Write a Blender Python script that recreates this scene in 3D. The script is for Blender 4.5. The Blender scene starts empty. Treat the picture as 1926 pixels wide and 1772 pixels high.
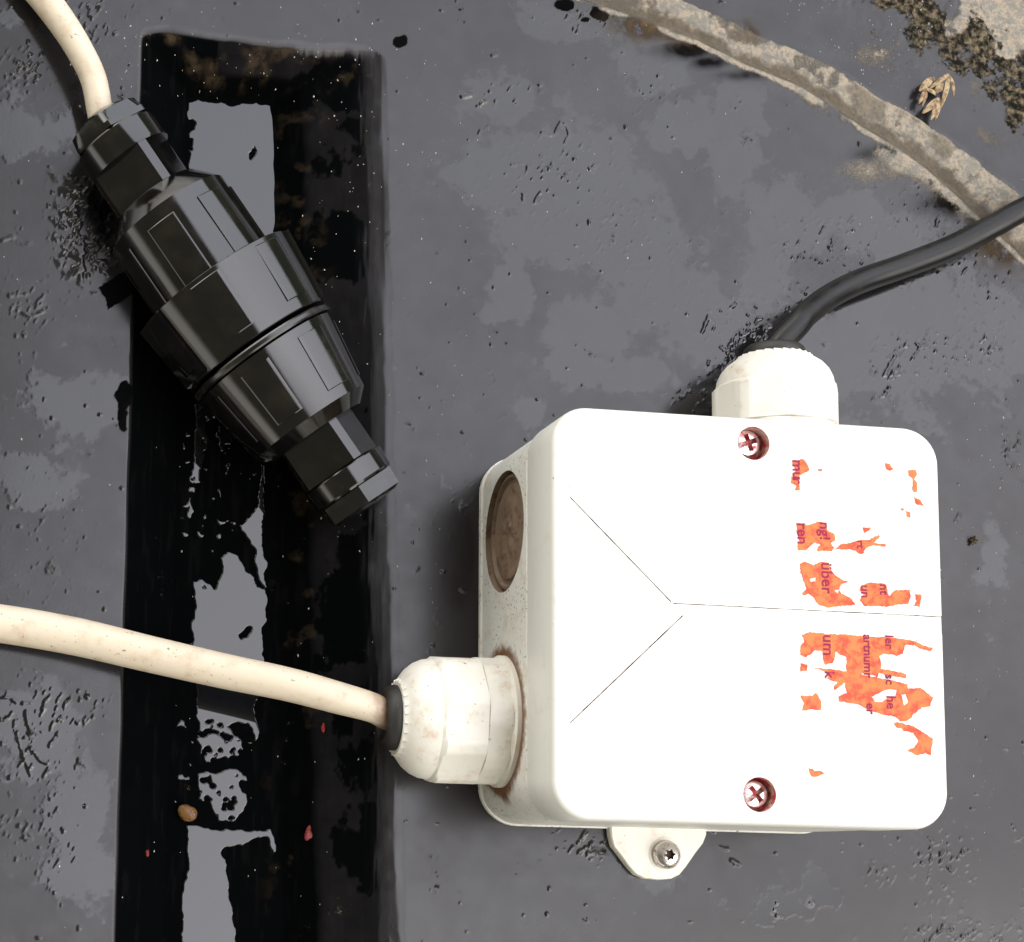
import bpy, bmesh, math, random
import numpy as np
from mathutils import Vector, Matrix

S = 0.001                      # everything below is worked out in millimetres
sc = bpy.context.scene
COL = sc.collection
R = math.radians
random.seed(7)

# ------------------------------------------------------------------ camera
CAM_C = np.array([-112.06175, -9.58352, 362.10370])
CAM_M = np.array([[0.9883936764, 0.0234901609, 0.1500871507],
                  [-0.0421020362, 0.9916291733, 0.1220614648],
                  [-0.1459635536, -0.1269637546, 0.9811089878]])   # world -> camera
FPX, CX, CY, PW, PH = 3300.0, 400.0, 1200.0, 1926.0, 1772.0
cd = bpy.data.cameras.new('camera')
cam = bpy.data.objects.new('camera', cd); COL.objects.link(cam)
cd.sensor_fit = 'HORIZONTAL'; cd.sensor_width = 36.0
cd.lens = FPX / PW * 36.0
cd.shift_x = (PW / 2 - CX) / PW
cd.shift_y = (CY - PH / 2) / PW
cd.clip_start = 0.01; cd.clip_end = 100.0
m3 = Matrix(CAM_M.T.tolist()).to_4x4()
cam.matrix_world = Matrix.Translation(Vector(CAM_C * S)) @ m3
sc.camera = cam

def at(px, py, z=0.0):
    """point (mm) of the horizontal plane z seen at a photo pixel"""
    d = CAM_M.T @ np.array([(px - CX) / FPX, -(py - CY) / FPX, -1.0])
    return CAM_C + (z - CAM_C[2]) / d[2] * d

def topx(X, Y, Z):
    """photo pixel of mm points (arrays)"""
    dx, dy, dz = X - CAM_C[0], Y - CAM_C[1], Z - CAM_C[2]
    a = CAM_M[0, 0] * dx + CAM_M[0, 1] * dy + CAM_M[0, 2] * dz
    b = CAM_M[1, 0] * dx + CAM_M[1, 1] * dy + CAM_M[1, 2] * dz
    c = CAM_M[2, 0] * dx + CAM_M[2, 1] * dy + CAM_M[2, 2] * dz
    return CX - FPX * a / c, CY + FPX * b / c

# ------------------------------------------------------------------ light
SUN_EL, SUN_AZ = R(42), R(132)
w = bpy.data.worlds.new('World'); sc.world = w; w.use_nodes = True
nt = w.node_tree; nt.nodes.clear()
def N(tree, kind, **kw):
    n = tree.nodes.new(kind)
    for k, v in kw.items():
        if k.startswith('in_'):
            key = k[3:]
            n.inputs[int(key) if key.isdigit() else key].default_value = v
        else:
            setattr(n, k, v)
    return n
def math_(tree, op, a, b=None, c=None, clamp=False):
    n = tree.nodes.new('ShaderNodeMath'); n.operation = op; n.use_clamp = clamp
    for i, v in enumerate((a, b, c)):
        if v is None: continue
        if isinstance(v, (int, float)): n.inputs[i].default_value = v
        else: tree.links.new(v, n.inputs[i])
    return n.outputs[0]
def ramp_(tree, v, lo, hi):
    n = tree.nodes.new('ShaderNodeMapRange'); n.interpolation_type = 'SMOOTHSTEP'
    tree.links.new(v, n.inputs['Value'])
    n.inputs['From Min'].default_value = lo; n.inputs['From Max'].default_value = hi
    return n.outputs['Result']
def mix_(tree, f, a, b):
    n = tree.nodes.new('ShaderNodeMix'); n.data_type = 'RGBA'
    for sock, v in ((n.inputs[0], f), (n.inputs[6], a), (n.inputs[7], b)):
        if isinstance(v, (int, float)): sock.default_value = v
        elif isinstance(v, tuple): sock.default_value = (*v, 1.0) if len(v) == 3 else v
        else: tree.links.new(v, sock)
    return n.outputs[2]

sky = N(nt, 'ShaderNodeTexSky', sky_type='NISHITA', sun_disc=False, sun_elevation=SUN_EL,
        sun_rotation=SUN_AZ, air_density=1.0, dust_density=6.0, ozone_density=1.0)
hs = N(nt, 'ShaderNodeHueSaturation'); hs.inputs['Saturation'].default_value = 0.33
gm = N(nt, 'ShaderNodeGamma'); gm.inputs['Gamma'].default_value = 0.5     # cloud evens the sky out
nt.links.new(sky.outputs[0], gm.inputs[0]); nt.links.new(gm.outputs[0], hs.inputs['Color'])
# what stands around the spot: a house wall to the west, trees low in the east, someone to the south
tc = N(nt, 'ShaderNodeTexCoord'); sx = N(nt, 'ShaderNodeSeparateXYZ')
nt.links.new(tc.outputs['Generated'], sx.inputs[0])
nz = N(nt, 'ShaderNodeTexNoise'); nz.inputs['Scale'].default_value = 9.0; nz.inputs['Detail'].default_value = 6.0
nt.links.new(tc.outputs['Generated'], nz.inputs['Vector'])
jit = math_(nt, 'MULTIPLY_ADD', nz.outputs['Fac'], 0.22, -0.11)
mx = ramp_(nt, sx.outputs['X'], -0.03, 0.02)
mz = ramp_(nt, math_(nt, 'ADD', sx.outputs['Z'], jit), 0.24, 0.27)
my = ramp_(nt, sx.outputs['Y'], -0.42, -0.36)
open_sky = math_(nt, 'MULTIPLY', math_(nt, 'MULTIPLY', mx, mz), my)
nw_fill = math_(nt, 'MULTIPLY', ramp_(nt, math_(nt, 'MULTIPLY_ADD', sx.outputs['X'], 0.40, sx.outputs['Y']), -0.05, 0.15), math_(nt, 'SUBTRACT', 1.0, ramp_(nt, sx.outputs['Z'], 0.42, 0.58)))
house = mix_(nt, nw_fill, (0.52, 0.48, 0.34), (15.5, 15.2, 14.4))     # a dark wall, with an added glow at its north end lighting the box
around = mix_(nt, ramp_(nt, sx.outputs['X'], -0.1, 0.1), mix_(nt, ramp_(nt, sx.outputs['Z'], 0.08, 0.26), (5.0, 4.8, 4.3), house), (0.34, 0.38, 0.22))  # low western glow, also added to light the box's left wall
bg = N(nt, 'ShaderNodeBackground'); bg.inputs['Strength'].default_value = 0.125
cloud = N(nt, 'ShaderNodeVectorMath', operation='SCALE')      # an overcast sky is brightest overhead
nt.links.new(hs.outputs[0], cloud.inputs[0])
east = ramp_(nt, math_(nt, 'MULTIPLY_ADD', sx.outputs['Y'], -1.6, sx.outputs['X']), 0.27, 0.58)       # a darker bank of cloud in the east
lift = math_(nt, 'MULTIPLY', math_(nt, 'POWER', math_(nt, 'MAXIMUM', sx.outputs['Z'], 0.02), 0.35), 6.2)
nt.links.new(math_(nt, 'MULTIPLY', lift, math_(nt, 'MULTIPLY_ADD', east, -0.55, 1.0)), cloud.inputs['Scale'])
tint = N(nt, 'ShaderNodeVectorMath', operation='MULTIPLY'); tint.inputs[1].default_value = (1.0, 0.985, 1.015)
nt.links.new(cloud.outputs[0], tint.inputs[0])
nt.links.new(mix_(nt, open_sky, around, tint.outputs[0]), bg.inputs['Color'])
out = N(nt, 'ShaderNodeOutputWorld'); nt.links.new(bg.outputs[0], out.inputs[0])

sd = bpy.data.lights.new('sun', 'SUN'); sd.energy = 0.8; sd.angle = R(58); sd.color = (1.0, 0.96, 0.88)
sun = bpy.data.objects.new('sun', sd); COL.objects.link(sun)
ldir = Vector((math.sin(SUN_AZ) * math.cos(SUN_EL), math.cos(SUN_AZ) * math.cos(SUN_EL), math.sin(SUN_EL)))
sun.rotation_euler = ldir.to_track_quat('Z', 'Y').to_euler()
sun.location = ldir * 2
sc.view_settings.view_transform = 'Standard'; sc.view_settings.look = 'None'
sc.view_settings.gamma = 1.0; sc.view_settings.use_curve_mapping = False
sc.view_settings.exposure = 1.75

# ------------------------------------------------------------------ materials
def new_mat(name):
    m = bpy.data.materials.new(name); m.use_nodes = True
    t = m.node_tree; t.nodes.clear()
    b = N(t, 'ShaderNodeBsdfPrincipled'); o = N(t, 'ShaderNodeOutputMaterial')
    t.links.new(b.outputs[0], o.inputs[0])
    return m, t, b
def coords(t):
    c = N(t, 'ShaderNodeTexCoord'); v = N(t, 'ShaderNodeVectorMath', operation='SCALE')
    t.links.new(c.outputs['Object'], v.inputs[0]); v.inputs['Scale'].default_value = 1000.0   # mm
    return v.outputs[0]
def noise(t, vec, scale, detail=4.0, rough=0.55, stretch=None):
    n = N(t, 'ShaderNodeTexNoise'); n.inputs['Scale'].default_value = scale
    n.inputs['Detail'].default_value = detail; n.inputs['Roughness'].default_value = rough
    if stretch:
        mp = N(t, 'ShaderNodeMapping'); mp.inputs['Scale'].default_value = stretch
        t.links.new(vec, mp.inputs['Vector']); vec = mp.outputs[0]
    t.links.new(vec, n.inputs['Vector'])
    return n.outputs['Fac']
def plug(t, sock, v):
    if isinstance(v, (int, float)): sock.default_value = v
    elif isinstance(v, tuple): sock.default_value = (*v, 1.0)
    else: t.links.new(v, sock)
def bump(t, b, h, dist, strength=1.0):
    n = N(t, 'ShaderNodeBump'); n.inputs['Distance'].default_value = dist * S
    n.inputs['Strength'].default_value = strength
    t.links.new(h, n.inputs['Height']); t.links.new(n.outputs[0], b.inputs['Normal'])

def dirty_plastic(name, base, stain, speck, grime=None, rough=0.42, stain_lo=0.52, stain_hi=0.78, speck_lo=0.69, stain_scale=0.16, amount=0.75):
    m, t, b = new_mat(name); v = coords(t)
    st = math_(t, 'MULTIPLY', ramp_(t, noise(t, v, stain_scale, 7, 0.66), stain_lo, stain_hi), amount)
    sp = ramp_(t, noise(t, v, 1.35, 3, 0.5), speck_lo, speck_lo + 0.05)
    zone = ramp_(t, noise(t, v, 0.10, 3), 0.40, 0.6)
    sp = math_(t, 'MULTIPLY', sp, math_(t, 'MULTIPLY_ADD', zone, 0.75, 0.1))
    c = mix_(t, st, base, stain); c = mix_(t, sp, c, speck)
    if grime:
        xyz = N(t, 'ShaderNodeSeparateXYZ'); t.links.new(v, xyz.inputs[0])
        rag = noise(t, v, 0.55, 6, 0.7)
        if grime == 'gland':      # dirt caught round the foot of the gland, and a run below it
            dy = math_(t, 'SUBTRACT', xyz.outputs['Y'], 20.6); dz = math_(t, 'SUBTRACT', xyz.outputs['Z'], 14.6)
            dist = math_(t, 'SQRT', math_(t, 'ADD', math_(t, 'MULTIPLY', dy, dy), math_(t, 'MULTIPLY', dz, dz)))
            g1 = math_(t, 'SUBTRACT', 1.0, ramp_(t, math_(t, 'MULTIPLY_ADD', rag, -5.0, dist), 11.8, 14.2))
            run = math_(t, 'MULTIPLY', ramp_(t, xyz.outputs['Y'], 0.5, 5.5), math_(t, 'SUBTRACT', 1.0, ramp_(t, math_(t, 'ABSOLUTE', math_(t, 'MULTIPLY_ADD', rag, -9.0, math_(t, 'SUBTRACT', xyz.outputs['Z'], 11.0))), 1.0, 2.6)))
            run = math_(t, 'MULTIPLY', run, math_(t, 'SUBTRACT', 1.0, ramp_(t, xyz.outputs['Y'], 9, 11)))
            west = math_(t, 'SUBTRACT', 1.0, ramp_(t, xyz.outputs['X'], 0.5, 2.0))
            g_ = math_(t, 'MULTIPLY', math_(t, 'MAXIMUM', g1, run), west)
        else:                     # the sheath is browned where it enters the gland
            g_ = math_(t, 'MULTIPLY', ramp_(t, math_(t, 'MULTIPLY_ADD', rag, 5.0, xyz.outputs['X']), -26.5, -22.0), 0.9)
        c = mix_(t, g_, c, mix_(t, rag, (0.06, 0.025, 0.012), (0.26, 0.13, 0.06)))
    plug(t, b.inputs['Base Color'], c)
    plug(t, b.inputs['Roughness'], math_(t, 'MULTIPLY_ADD', st, 0.25, rough))
    bump(t, b, noise(t, v, 2.2, 4), 0.05, 0.35)
    return m
M_BOX = dirty_plastic('grey_white_plastic', (0.64, 0.635, 0.60), (0.50, 0.43, 0.33), (0.10, 0.055, 0.03), amount=0.5, speck_lo=0.71)
M_BASE = dirty_plastic('grey_white_plastic_dirty', (0.64, 0.635, 0.60), (0.45, 0.37, 0.27), (0.10, 0.055, 0.03), speck_lo=0.60, grime='gland', stain_lo=0.46, stain_hi=0.8)
M_GLAND = dirty_plastic('cream_white_plastic', (0.70, 0.675, 0.61), (0.50, 0.36, 0.23), (0.09, 0.05, 0.03), stain_scale=0.22, stain_lo=0.5)
M_CABLE_W = dirty_plastic('cream_cable_sheath', (0.52, 0.45, 0.345), (0.33, 0.20, 0.12), (0.09, 0.04, 0.02), rough=0.4, stain_scale=0.17, stain_lo=0.47, stain_hi=0.8, grime='cable', speck_lo=0.655)
M_SEAM = dirty_plastic('dirt_filled_line', (0.62, 0.60, 0.54), (0.10, 0.05, 0.025), (0.05, 0.03, 0.02), stain_scale=0.3, stain_lo=0.40, stain_hi=0.62, amount=1.0)
M_WELL = dirty_plastic('red_stained_well', (0.55, 0.45, 0.38), (0.42, 0.02, 0.03), (0.25, 0.01, 0.015), stain_scale=0.5, stain_lo=0.40, stain_hi=0.58, amount=0.95)
M_MUD = dirty_plastic('mud_stained_rubber', (0.17, 0.115, 0.078), (0.07, 0.035, 0.02), (0.36, 0.28, 0.2), rough=0.7, stain_scale=0.42, stain_lo=0.48, stain_hi=0.66, speck_lo=0.74)
M_SEAL = dirty_plastic('black_rubber_seal', (0.011, 0.010, 0.009), (0.05, 0.034, 0.022), (0.2, 0.17, 0.13), rough=0.55, stain_scale=0.5)

def black_plastic(name, dust=0.25, rough=0.05, col=(0.0028, 0.0028, 0.003), spec=0.64):
    m, t, b = new_mat(name); v = coords(t)
    d = math_(t, 'MULTIPLY', ramp_(t, noise(t, v, 0.14, 6, 0.6), 0.42, 0.75), dust)
    c = mix_(t, d, col, (0.026, 0.021, 0.013))
    sp = ramp_(t, noise(t, v, 1.7, 2), 0.73, 0.77)
    c = mix_(t, math_(t, 'MULTIPLY', sp, 0.5), c, (0.06, 0.05, 0.035))
    b.inputs['Specular IOR Level'].default_value = spec
    plug(t, b.inputs['Base Color'], c)
    plug(t, b.inputs['Roughness'], math_(t, 'MULTIPLY_ADD', d, 0.5, rough))
    bump(t, b, noise(t, v, 4.0, 5, 0.72), 0.03, 0.17)
    return m
M_BLACK = black_plastic('gloss_black_plastic')
M_BLACK_END = black_plastic('scuffed_black_plastic', 0.5, 0.2)
M_CABLE_B = black_plastic('black_cable_sheath', 0.3, 0.30, (0.003, 0.003, 0.0036), 0.26)

def metal(name, col, rough, stain):
    m, t, b = new_mat(name); v = coords(t)
    s = ramp_(t, noise(t, v, 0.9, 4), 0.5, 0.68)
    plug(t, b.inputs['Base Color'], mix_(t, s, col, stain))
    plug(t, b.inputs['Metallic'], math_(t, 'SUBTRACT', 1.0, math_(t, 'MULTIPLY', s, 0.8)))
    plug(t, b.inputs['Roughness'], math_(t, 'MULTIPLY_ADD', s, 0.3, rough))
    return m
M_STEEL = metal('weathered_steel', (0.62, 0.58, 0.56), 0.25, (0.20, 0.16, 0.13))
M_STEEL_RED = metal('red_smeared_steel', (0.92, 0.88, 0.86), 0.3, (0.42, 0.03, 0.05))

def flat_mat(name, col, col2, rough=0.6, scale=0.8, lo=0.4, hi=0.65):
    m, t, b = new_mat(name); v = coords(t)
    plug(t, b.inputs['Base Color'], mix_(t, ramp_(t, noise(t, v, scale, 6, 0.65), lo, hi), col, col2))
    b.inputs['Roughness'].default_value = rough; b.inputs['Specular IOR Level'].default_value = 0.25
    return m
M_STICK = flat_mat('faded_orange_sticker', (0.52, 0.155, 0.05), (0.47, 0.06, 0.035), 0.7, 0.45, 0.42, 0.62)
M_INK = flat_mat('purple_print', (0.20, 0.012, 0.045), (0.42, 0.05, 0.05), 0.7, 1.2, 0.5, 0.75)
M_STRAW = flat_mat('dry_straw', (0.33, 0.25, 0.15), (0.12, 0.065, 0.03), 0.7, 0.9)
M_CLOD = flat_mat('dark_soil', (0.02, 0.014, 0.009), (0.20, 0.14, 0.08), 0.9, 1.5, 0.45, 0.7)
M_PEB = flat_mat('wet_brown_stone', (0.12, 0.06, 0.02), (0.012, 0.007, 0.004), 0.2, 0.9, 0.5, 0.7)
M_RED = flat_mat('red_paint', (0.16, 0.010, 0.008), (0.05, 0.004, 0.003), 0.5, 1.5)
M_DUST = flat_mat('pale_grit', (0.42, 0.38, 0.33), (0.22, 0.18, 0.13), 0.8, 0.3)

def ground_mat(name):
    m, t, b = new_mat(name); v = coords(t)
    def attr(a): return N(t, 'ShaderNodeAttribute', attribute_name=a).outputs['Fac']
    D, W_, Sd, A, Br, Mt = attr('dust'), attr('wet'), attr('sand'), attr('algae'), attr('brown'), attr('matte')
    fine = noise(t, v, 2.6, 5, 0.7); mid = noise(t, v, 0.35, 5, 0.6)
    big = noise(t, v, 0.025, 4, 0.6)
    d = math_(t, 'MULTIPLY', D, math_(t, 'MULTIPLY_ADD', fine, 0.5, 0.75))
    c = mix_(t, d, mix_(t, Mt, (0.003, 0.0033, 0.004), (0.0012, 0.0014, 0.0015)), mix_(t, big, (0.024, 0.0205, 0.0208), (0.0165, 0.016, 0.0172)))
    b_ = math_(t, 'MULTIPLY', Br, ramp_(t, math_(t, 'MULTIPLY_ADD', mid, 0.7, math_(t, 'MULTIPLY', fine, 0.3)), 0.36, 0.56))
    c = mix_(t, b_, c, mix_(t, mid, (0.030, 0.021, 0.012), (0.13, 0.092, 0.055)))
    s_ = ramp_(t, math_(t, 'ADD', Sd, math_(t, 'MULTIPLY_ADD', fine, 0.5, -0.25)), 0.25, 0.75)
    c = mix_(t, s_, c, mix_(t, ramp_(t, math_(t, 'MULTIPLY_ADD', mid, 0.55, math_(t, 'MULTIPLY', noise(t, v, 1.4, 6, 0.75), 0.45)), 0.42, 0.57), (0.29, 0.245, 0.19), (0.175, 0.165, 0.145)))
    c = mix_(t, attr('damp'), c, mix_(t, fine, (0.045, 0.038, 0.028), (0.105, 0.088, 0.066)))
    a_ = ramp_(t, math_(t, 'ADD', A, math_(t, 'MULTIPLY_ADD', noise(t, v, 1.3, 5, 0.75), 1.6, -0.8)), 0.25, 0.8)
    c = mix_(t, a_, c, mix_(t, ramp_(t, noise(t, v, 0.55, 6, 0.7), 0.42, 0.68), (0.010, 0.010, 0.008), (0.15, 0.12, 0.08)))
    plug(t, b.inputs['Base Color'], c)
    dirt = math_(t, 'MAXIMUM', math_(t, 'MAXIMUM', s_, a_), b_)
    rough = math_(t, 'MULTIPLY_ADD', math_(t, 'MULTIPLY', D, math_(t, 'SUBTRACT', 1.0, W_)), 0.22, 0.05)
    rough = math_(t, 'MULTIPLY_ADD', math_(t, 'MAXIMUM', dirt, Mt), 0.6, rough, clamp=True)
    plug(t, b.inputs['Roughness'], rough)
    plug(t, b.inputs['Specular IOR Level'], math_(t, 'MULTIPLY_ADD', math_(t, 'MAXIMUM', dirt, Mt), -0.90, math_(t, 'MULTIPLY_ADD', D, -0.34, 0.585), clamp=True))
    h = math_(t, 'MULTIPLY', noise(t, v, 1.8, 5, 0.7), math_(t, 'MULTIPLY_ADD', dirt, 3.0, 0.12))
    bump(t, b, h, 0.12, 0.5)
    return m
M_GROUND = ground_mat('wet_black_plastic')
mw, t, b = new_mat('still_water')
b.inputs['Base Color'].default_value = (0.004, 0.004, 0.005, 1); b.inputs['Roughness'].default_value = 0.015
b.inputs['IOR'].default_value = 1.56
M_WATER = mw

# ------------------------------------------------------------------ mesh helpers
def finish(name, bm, mat, parent=None, sharp=35, loc=None):
    """bm is in mm, world frame (or local when loc is given)"""
    bmesh.ops.recalc_face_normals(bm, faces=bm.faces[:])
    for v in bm.verts: v.co *= S
    me = bpy.data.meshes.new(name); bm.to_mesh(me); bm.free()
    mats = mat if isinstance(mat, (list, tuple)) else [mat]
    for m in mats: me.materials.append(m)
    me.polygons.foreach_set('use_smooth', [True] * len(me.polygons))
    me.set_sharp_from_angle(angle=R(sharp))
    o = bpy.data.objects.new(name, me); COL.objects.link(o)
    if parent: attach(o, parent)
    return o
def attach(o, parent):
    o.parent = parent
    bpy.context.view_layer.update()
    o.matrix_parent_inverse = parent.matrix_world.inverted()
def thing(name, loc, label, cat, group=None):
    o = bpy.data.objects.new(name, None); COL.objects.link(o)
    o.location = Vector(loc) * S; o.empty_display_size = 0.01
    o['label'] = label; o['category'] = cat
    if group: o['group'] = group
    bpy.context.view_layer.update()
    return o
def tag(o, label, cat, group=None):
    o['label'] = label; o['category'] = cat
    if group: o['group'] = group
    return o
def ring_faces(bm, r0, r1):
    n = len(r0)
    for i in range(n):
        j = (i + 1) % n
        bm.faces.new((r0[i], r0[j], r1[j], r1[i]))
def loft(bm, rings, cap0=True, cap1=True):
    rs = [[bm.verts.new(p) for p in ring] for ring in rings]
    for a, b_ in zip(rs, rs[1:]): ring_faces(bm, a, b_)
    if cap0: bm.faces.new(rs[0])
    if cap1: bm.faces.new(rs[-1][::-1])
    return rs
def rrect(x0, x1, y0, y1, r, z, seg=10):
    pts = []
    for cx, cy, a0 in ((x1 - r, y1 - r, 0), (x0 + r, y1 - r, 90), (x0 + r, y0 + r, 180), (x1 - r, y0 + r, 270)):
        for k in range(seg + 1):
            a = R(a0 + 90 * k / seg); pts.append((cx + r * math.cos(a), cy + r * math.sin(a), z))
    return pts
def frame_ring(o, ax, ux, vx, s, rf, n):
    """ring about an axis: rf is a radius or a function of the angle (0 = vx, towards ux)"""
    pts = []
    for k in range(n):
        th = 2 * math.pi * k / n
        r = rf(th) if callable(rf) else rf
        pts.append(o + ax * s + (vx * math.cos(th) + ux * math.sin(th)) * r)
    return pts
def poly_r(rmax, apo, nside, off):
    """cross-section: a polygon with flats, rounded off by a circle"""
    def f(th):
        d = (th - off) % (2 * math.pi / nside)
        if d > math.pi / nside: d -= 2 * math.pi / nside
        return min(rmax, apo / math.cos(d))
    return f
def tube(bm, pts, rad, n=28, cap=True):
    pts = [Vector(p) for p in pts]
    rings = []; up = Vector((0.13, 0.2, 1.0))
    for i, p in enumerate(pts):
        d = (pts[min(i + 1, len(pts) - 1)] - pts[max(i - 1, 0)]).normalized()
        u = d.cross(up).normalized(); v = u.cross(d)
        r = rad[i] if isinstance(rad, (list, tuple)) else rad
        rings.append([p + (u * math.cos(2 * math.pi * k / n) + v * math.sin(2 * math.pi * k / n)) * r for k in range(n)])
    loft(bm, rings, cap, cap)
def spline(ctrl, n=14):
    """Catmull-Rom through rows of any length"""
    P = np.array(ctrl, float); P = np.vstack([2 * P[0] - P[1], P, 2 * P[-1] - P[-2]])
    o = []
    for i in range(1, len(P) - 2):
        for k in range(n):
            t_ = k / n
            o.append(0.5 * ((2 * P[i]) + (-P[i - 1] + P[i + 1]) * t_ + (2 * P[i - 1] - 5 * P[i] + 4 * P[i + 1] - P[i + 2]) * t_ ** 2
                            + (-P[i - 1] + 3 * P[i] - 3 * P[i + 1] + P[i + 2]) * t_ ** 3))
    o.append(P[-2]); return np.array(o)
def cut(o, cutter):
    m = o.modifiers.new('cut', 'BOOLEAN'); m.operation = 'DIFFERENCE'; m.solver = 'EXACT'; m.material_mode = 'TRANSFER'; m.object = cutter
    dg = bpy.context.evaluated_depsgraph_get(); dg.update()
    me = bpy.data.meshes.new_from_object(o.evaluated_get(dg))
    o.modifiers.clear(); old = o.data; o.data = me; me.name = o.name
    bpy.data.meshes.remove(old)
    bpy.data.objects.remove(cutter)
    o.data.set_sharp_from_angle(angle=R(35))
def prism(bm, pts2, z0, z1):
    loft(bm, [[(x, y, z0) for x, y in pts2], [(x, y, z1) for x, y in pts2]])
def disc(bm, cx, cy, prof, n=40):
    """turned about the vertical: prof = [(z, r), ...]"""
    loft(bm, [[(cx + r * math.cos(2 * math.pi * k / n), cy + r * math.sin(2 * math.pi * k / n), z) for k in range(n)] for z, r in prof])

# ------------------------------------------------------------------ noise and painted masks (numpy)
_rng = np.random.default_rng(11)
_tab = _rng.random((256, 256))
def vnoise(x, y, seed=0):
    xi = np.floor(x).astype(np.int64); yi = np.floor(y).astype(np.int64)
    fx = x - xi; fy = y - yi
    fx = fx * fx * (3 - 2 * fx); fy = fy * fy * (3 - 2 * fy)
    a = (xi + seed * 37) & 255; b_ = (yi + seed * 91) & 255; a1 = (a + 1) & 255; b1 = (b_ + 1) & 255
    return (_tab[a, b_] * (1 - fx) + _tab[a1, b_] * fx) * (1 - fy) + (_tab[a, b1] * (1 - fx) + _tab[a1, b1] * fx) * fy
def fbm(x, y, size, octv=4, seed=0, gain=0.5):
    s = np.zeros_like(x); a = 1.0; tot = 0.0; f = 1.0 / size
    for o in range(octv):
        s += a * vnoise(x * f + 13.7 * o, y * f + 7.1 * o, seed + o); tot += a
        a *= gain; f *= 2.03
    return s / tot
def sst(v, lo, hi):
    t_ = np.clip((v - lo) / (hi - lo), 0, 1); return t_ * t_ * (3 - 2 * t_)
def inside(px, py, poly):
    r = np.zeros(px.shape, bool); n = len(poly); j = n - 1
    for i in range(n):
        xi, yi = poly[i]; xj, yj = poly[j]
        if yi != yj:
            c = ((yi > py) != (yj > py)) & (px < (xj - xi) * (py - yi) / (yj - yi) + xi)
            r ^= c
        j = i
    return r
def segdist(x, y, pts):
    d = np.full(x.shape, 1e9); side = np.zeros(x.shape)
    for (x0, y0), (x1, y1) in zip(pts, pts[1:]):
        dx, dy = x1 - x0, y1 - y0
        t_ = np.clip(((x - x0) * dx + (y - y0) * dy) / (dx * dx + dy * dy), 0, 1)
        e = np.hypot(x - x0 - t_ * dx, y - y0 - t_ * dy)
        s_ = np.sign((x - x0) * dy - (y - y0) * dx)
        k = e < d; d[k] = e[k]; side[k] = s_[k]
    return d, side
def blobs(px, py, lst):
    m = np.zeros(px.shape)
    for cx, cy, rx, ry, a in lst:
        q = ((px - cx) / rx) ** 2 + ((py - cy) / ry) ** 2
        m = np.maximum(m, a * np.exp(-q * 0.7))
    return m

FLOOR = -9.5
def recess(x, y):
    """depth share 0..1 of the long recess pressed into the panel"""
    wob = (fbm(x, y, 18, 2, 3) - 0.5) * 0.7
    xl = -77.3 + wob * 0.6
    xr = -18.9 + (74 - y) * 0.033 + (fbm(x, y, 9, 3, 5) - 0.5) * 1.6
    gl = np.clip((x - xl) / 13.2, 0, 1.2)
    gl = np.where(gl < 0.86, gl, 1 - 0.0)
    s_ = np.clip(xr - x, 0, 60)
    gr = np.interp(s_, [0, 1.5, 4, 9, 15.5, 18.5, 25, 60], [0, 0.015, 0.06, 0.17, 0.33, 0.46, 1.0, 1.3])
    s_ = np.clip(171.5 + (fbm(x, y, 10, 3, 8) - 0.5) * 2.0 - y, 0, 300)
    gt = np.interp(s_, [0, 1.5, 4, 8, 11.5, 300], [0, 0.03, 0.16, 0.5, 1.0, 1.4])
    k = 0.035
    g = -k * np.log(np.exp(-np.minimum(gl, 1.5) / k) + np.exp(-gr / k) + np.exp(-gt / k) + np.exp(-1.0 / k))
    return np.clip(g, 0, 1), xl, xr

CURVE = [at(*p)[:2] for p in ((900, -75), (1010, -32), (1100, 2), (1200, 35), (1312, 78), (1400, 122), (1500, 162), (1560, 197), (1620, 240),
                               (1680, 275), (1740, 318), (1800, 372), (1860, 428), (1960, 520), (2200, 760))]

def grid_axis(lo, hi, step, out0, out1):
    return np.concatenate([np.arange(out0, lo - 3, 5.0), np.arange(lo, hi, step), np.arange(hi + 3, out1, 5.0)])
gx = grid_axis(-112.0, 137.0, 0.235, -260.0, 300.0)
gy = grid_axis(-29.0, 202.0, 0.235, -160.0, 320.0)
X, Y = np.meshgrid(gx, gy)
G, XL, XR = recess(X, Y)
Z = FLOOR * G
px0, py0 = topx(X, Y, Z)

# rim of the panel: a ledge, a dirty gutter and a raised rib that sweep across the corner
d, side = segdist(X, Y, CURVE)
dc = d * np.where(side < 0, 1, -1)                # > 0 beyond the ledge
dc = np.where(dc > 0, dc * np.interp(px0, [1000, 1500, 1700, 1900], [1.05, 1.0, 0.92, 0.74]), dc)
dcw = dc + (fbm(X, Y, 5, 5, 21, 0.62) - 0.5) * 1.5
Z += np.interp(dc, [-9, -4, -1.2, -0.3, 0.2, 0.9, 3.5, 6.0, 8.2, 9.3, 13, 30, 60],
               [0, 0.15, 0.55, 0.6, 0.15, 0.0, 0.25, 0.5, 0.6, 0.5, 0.15, 0.05, 0.0])
Z += sst(dc, 16, 26) * (fbm(X, Y, 5, 4, 33) - 0.35) * 1.2 * sst(fbm(X, Y, 14, 3, 34), 0.4, 0.6) * (1 - sst(Y, 205, 215)) * (1 - sst(X, 140, 150))

on_lid = (1 - sst(G, 0.0, 0.03)) * (1 - sst(dc, -6, -1))
# gentle waviness of the moulded sheet
Z += on_lid * ((fbm(X, Y, 45, 2, 2) - 0.5) * 0.5)

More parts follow.
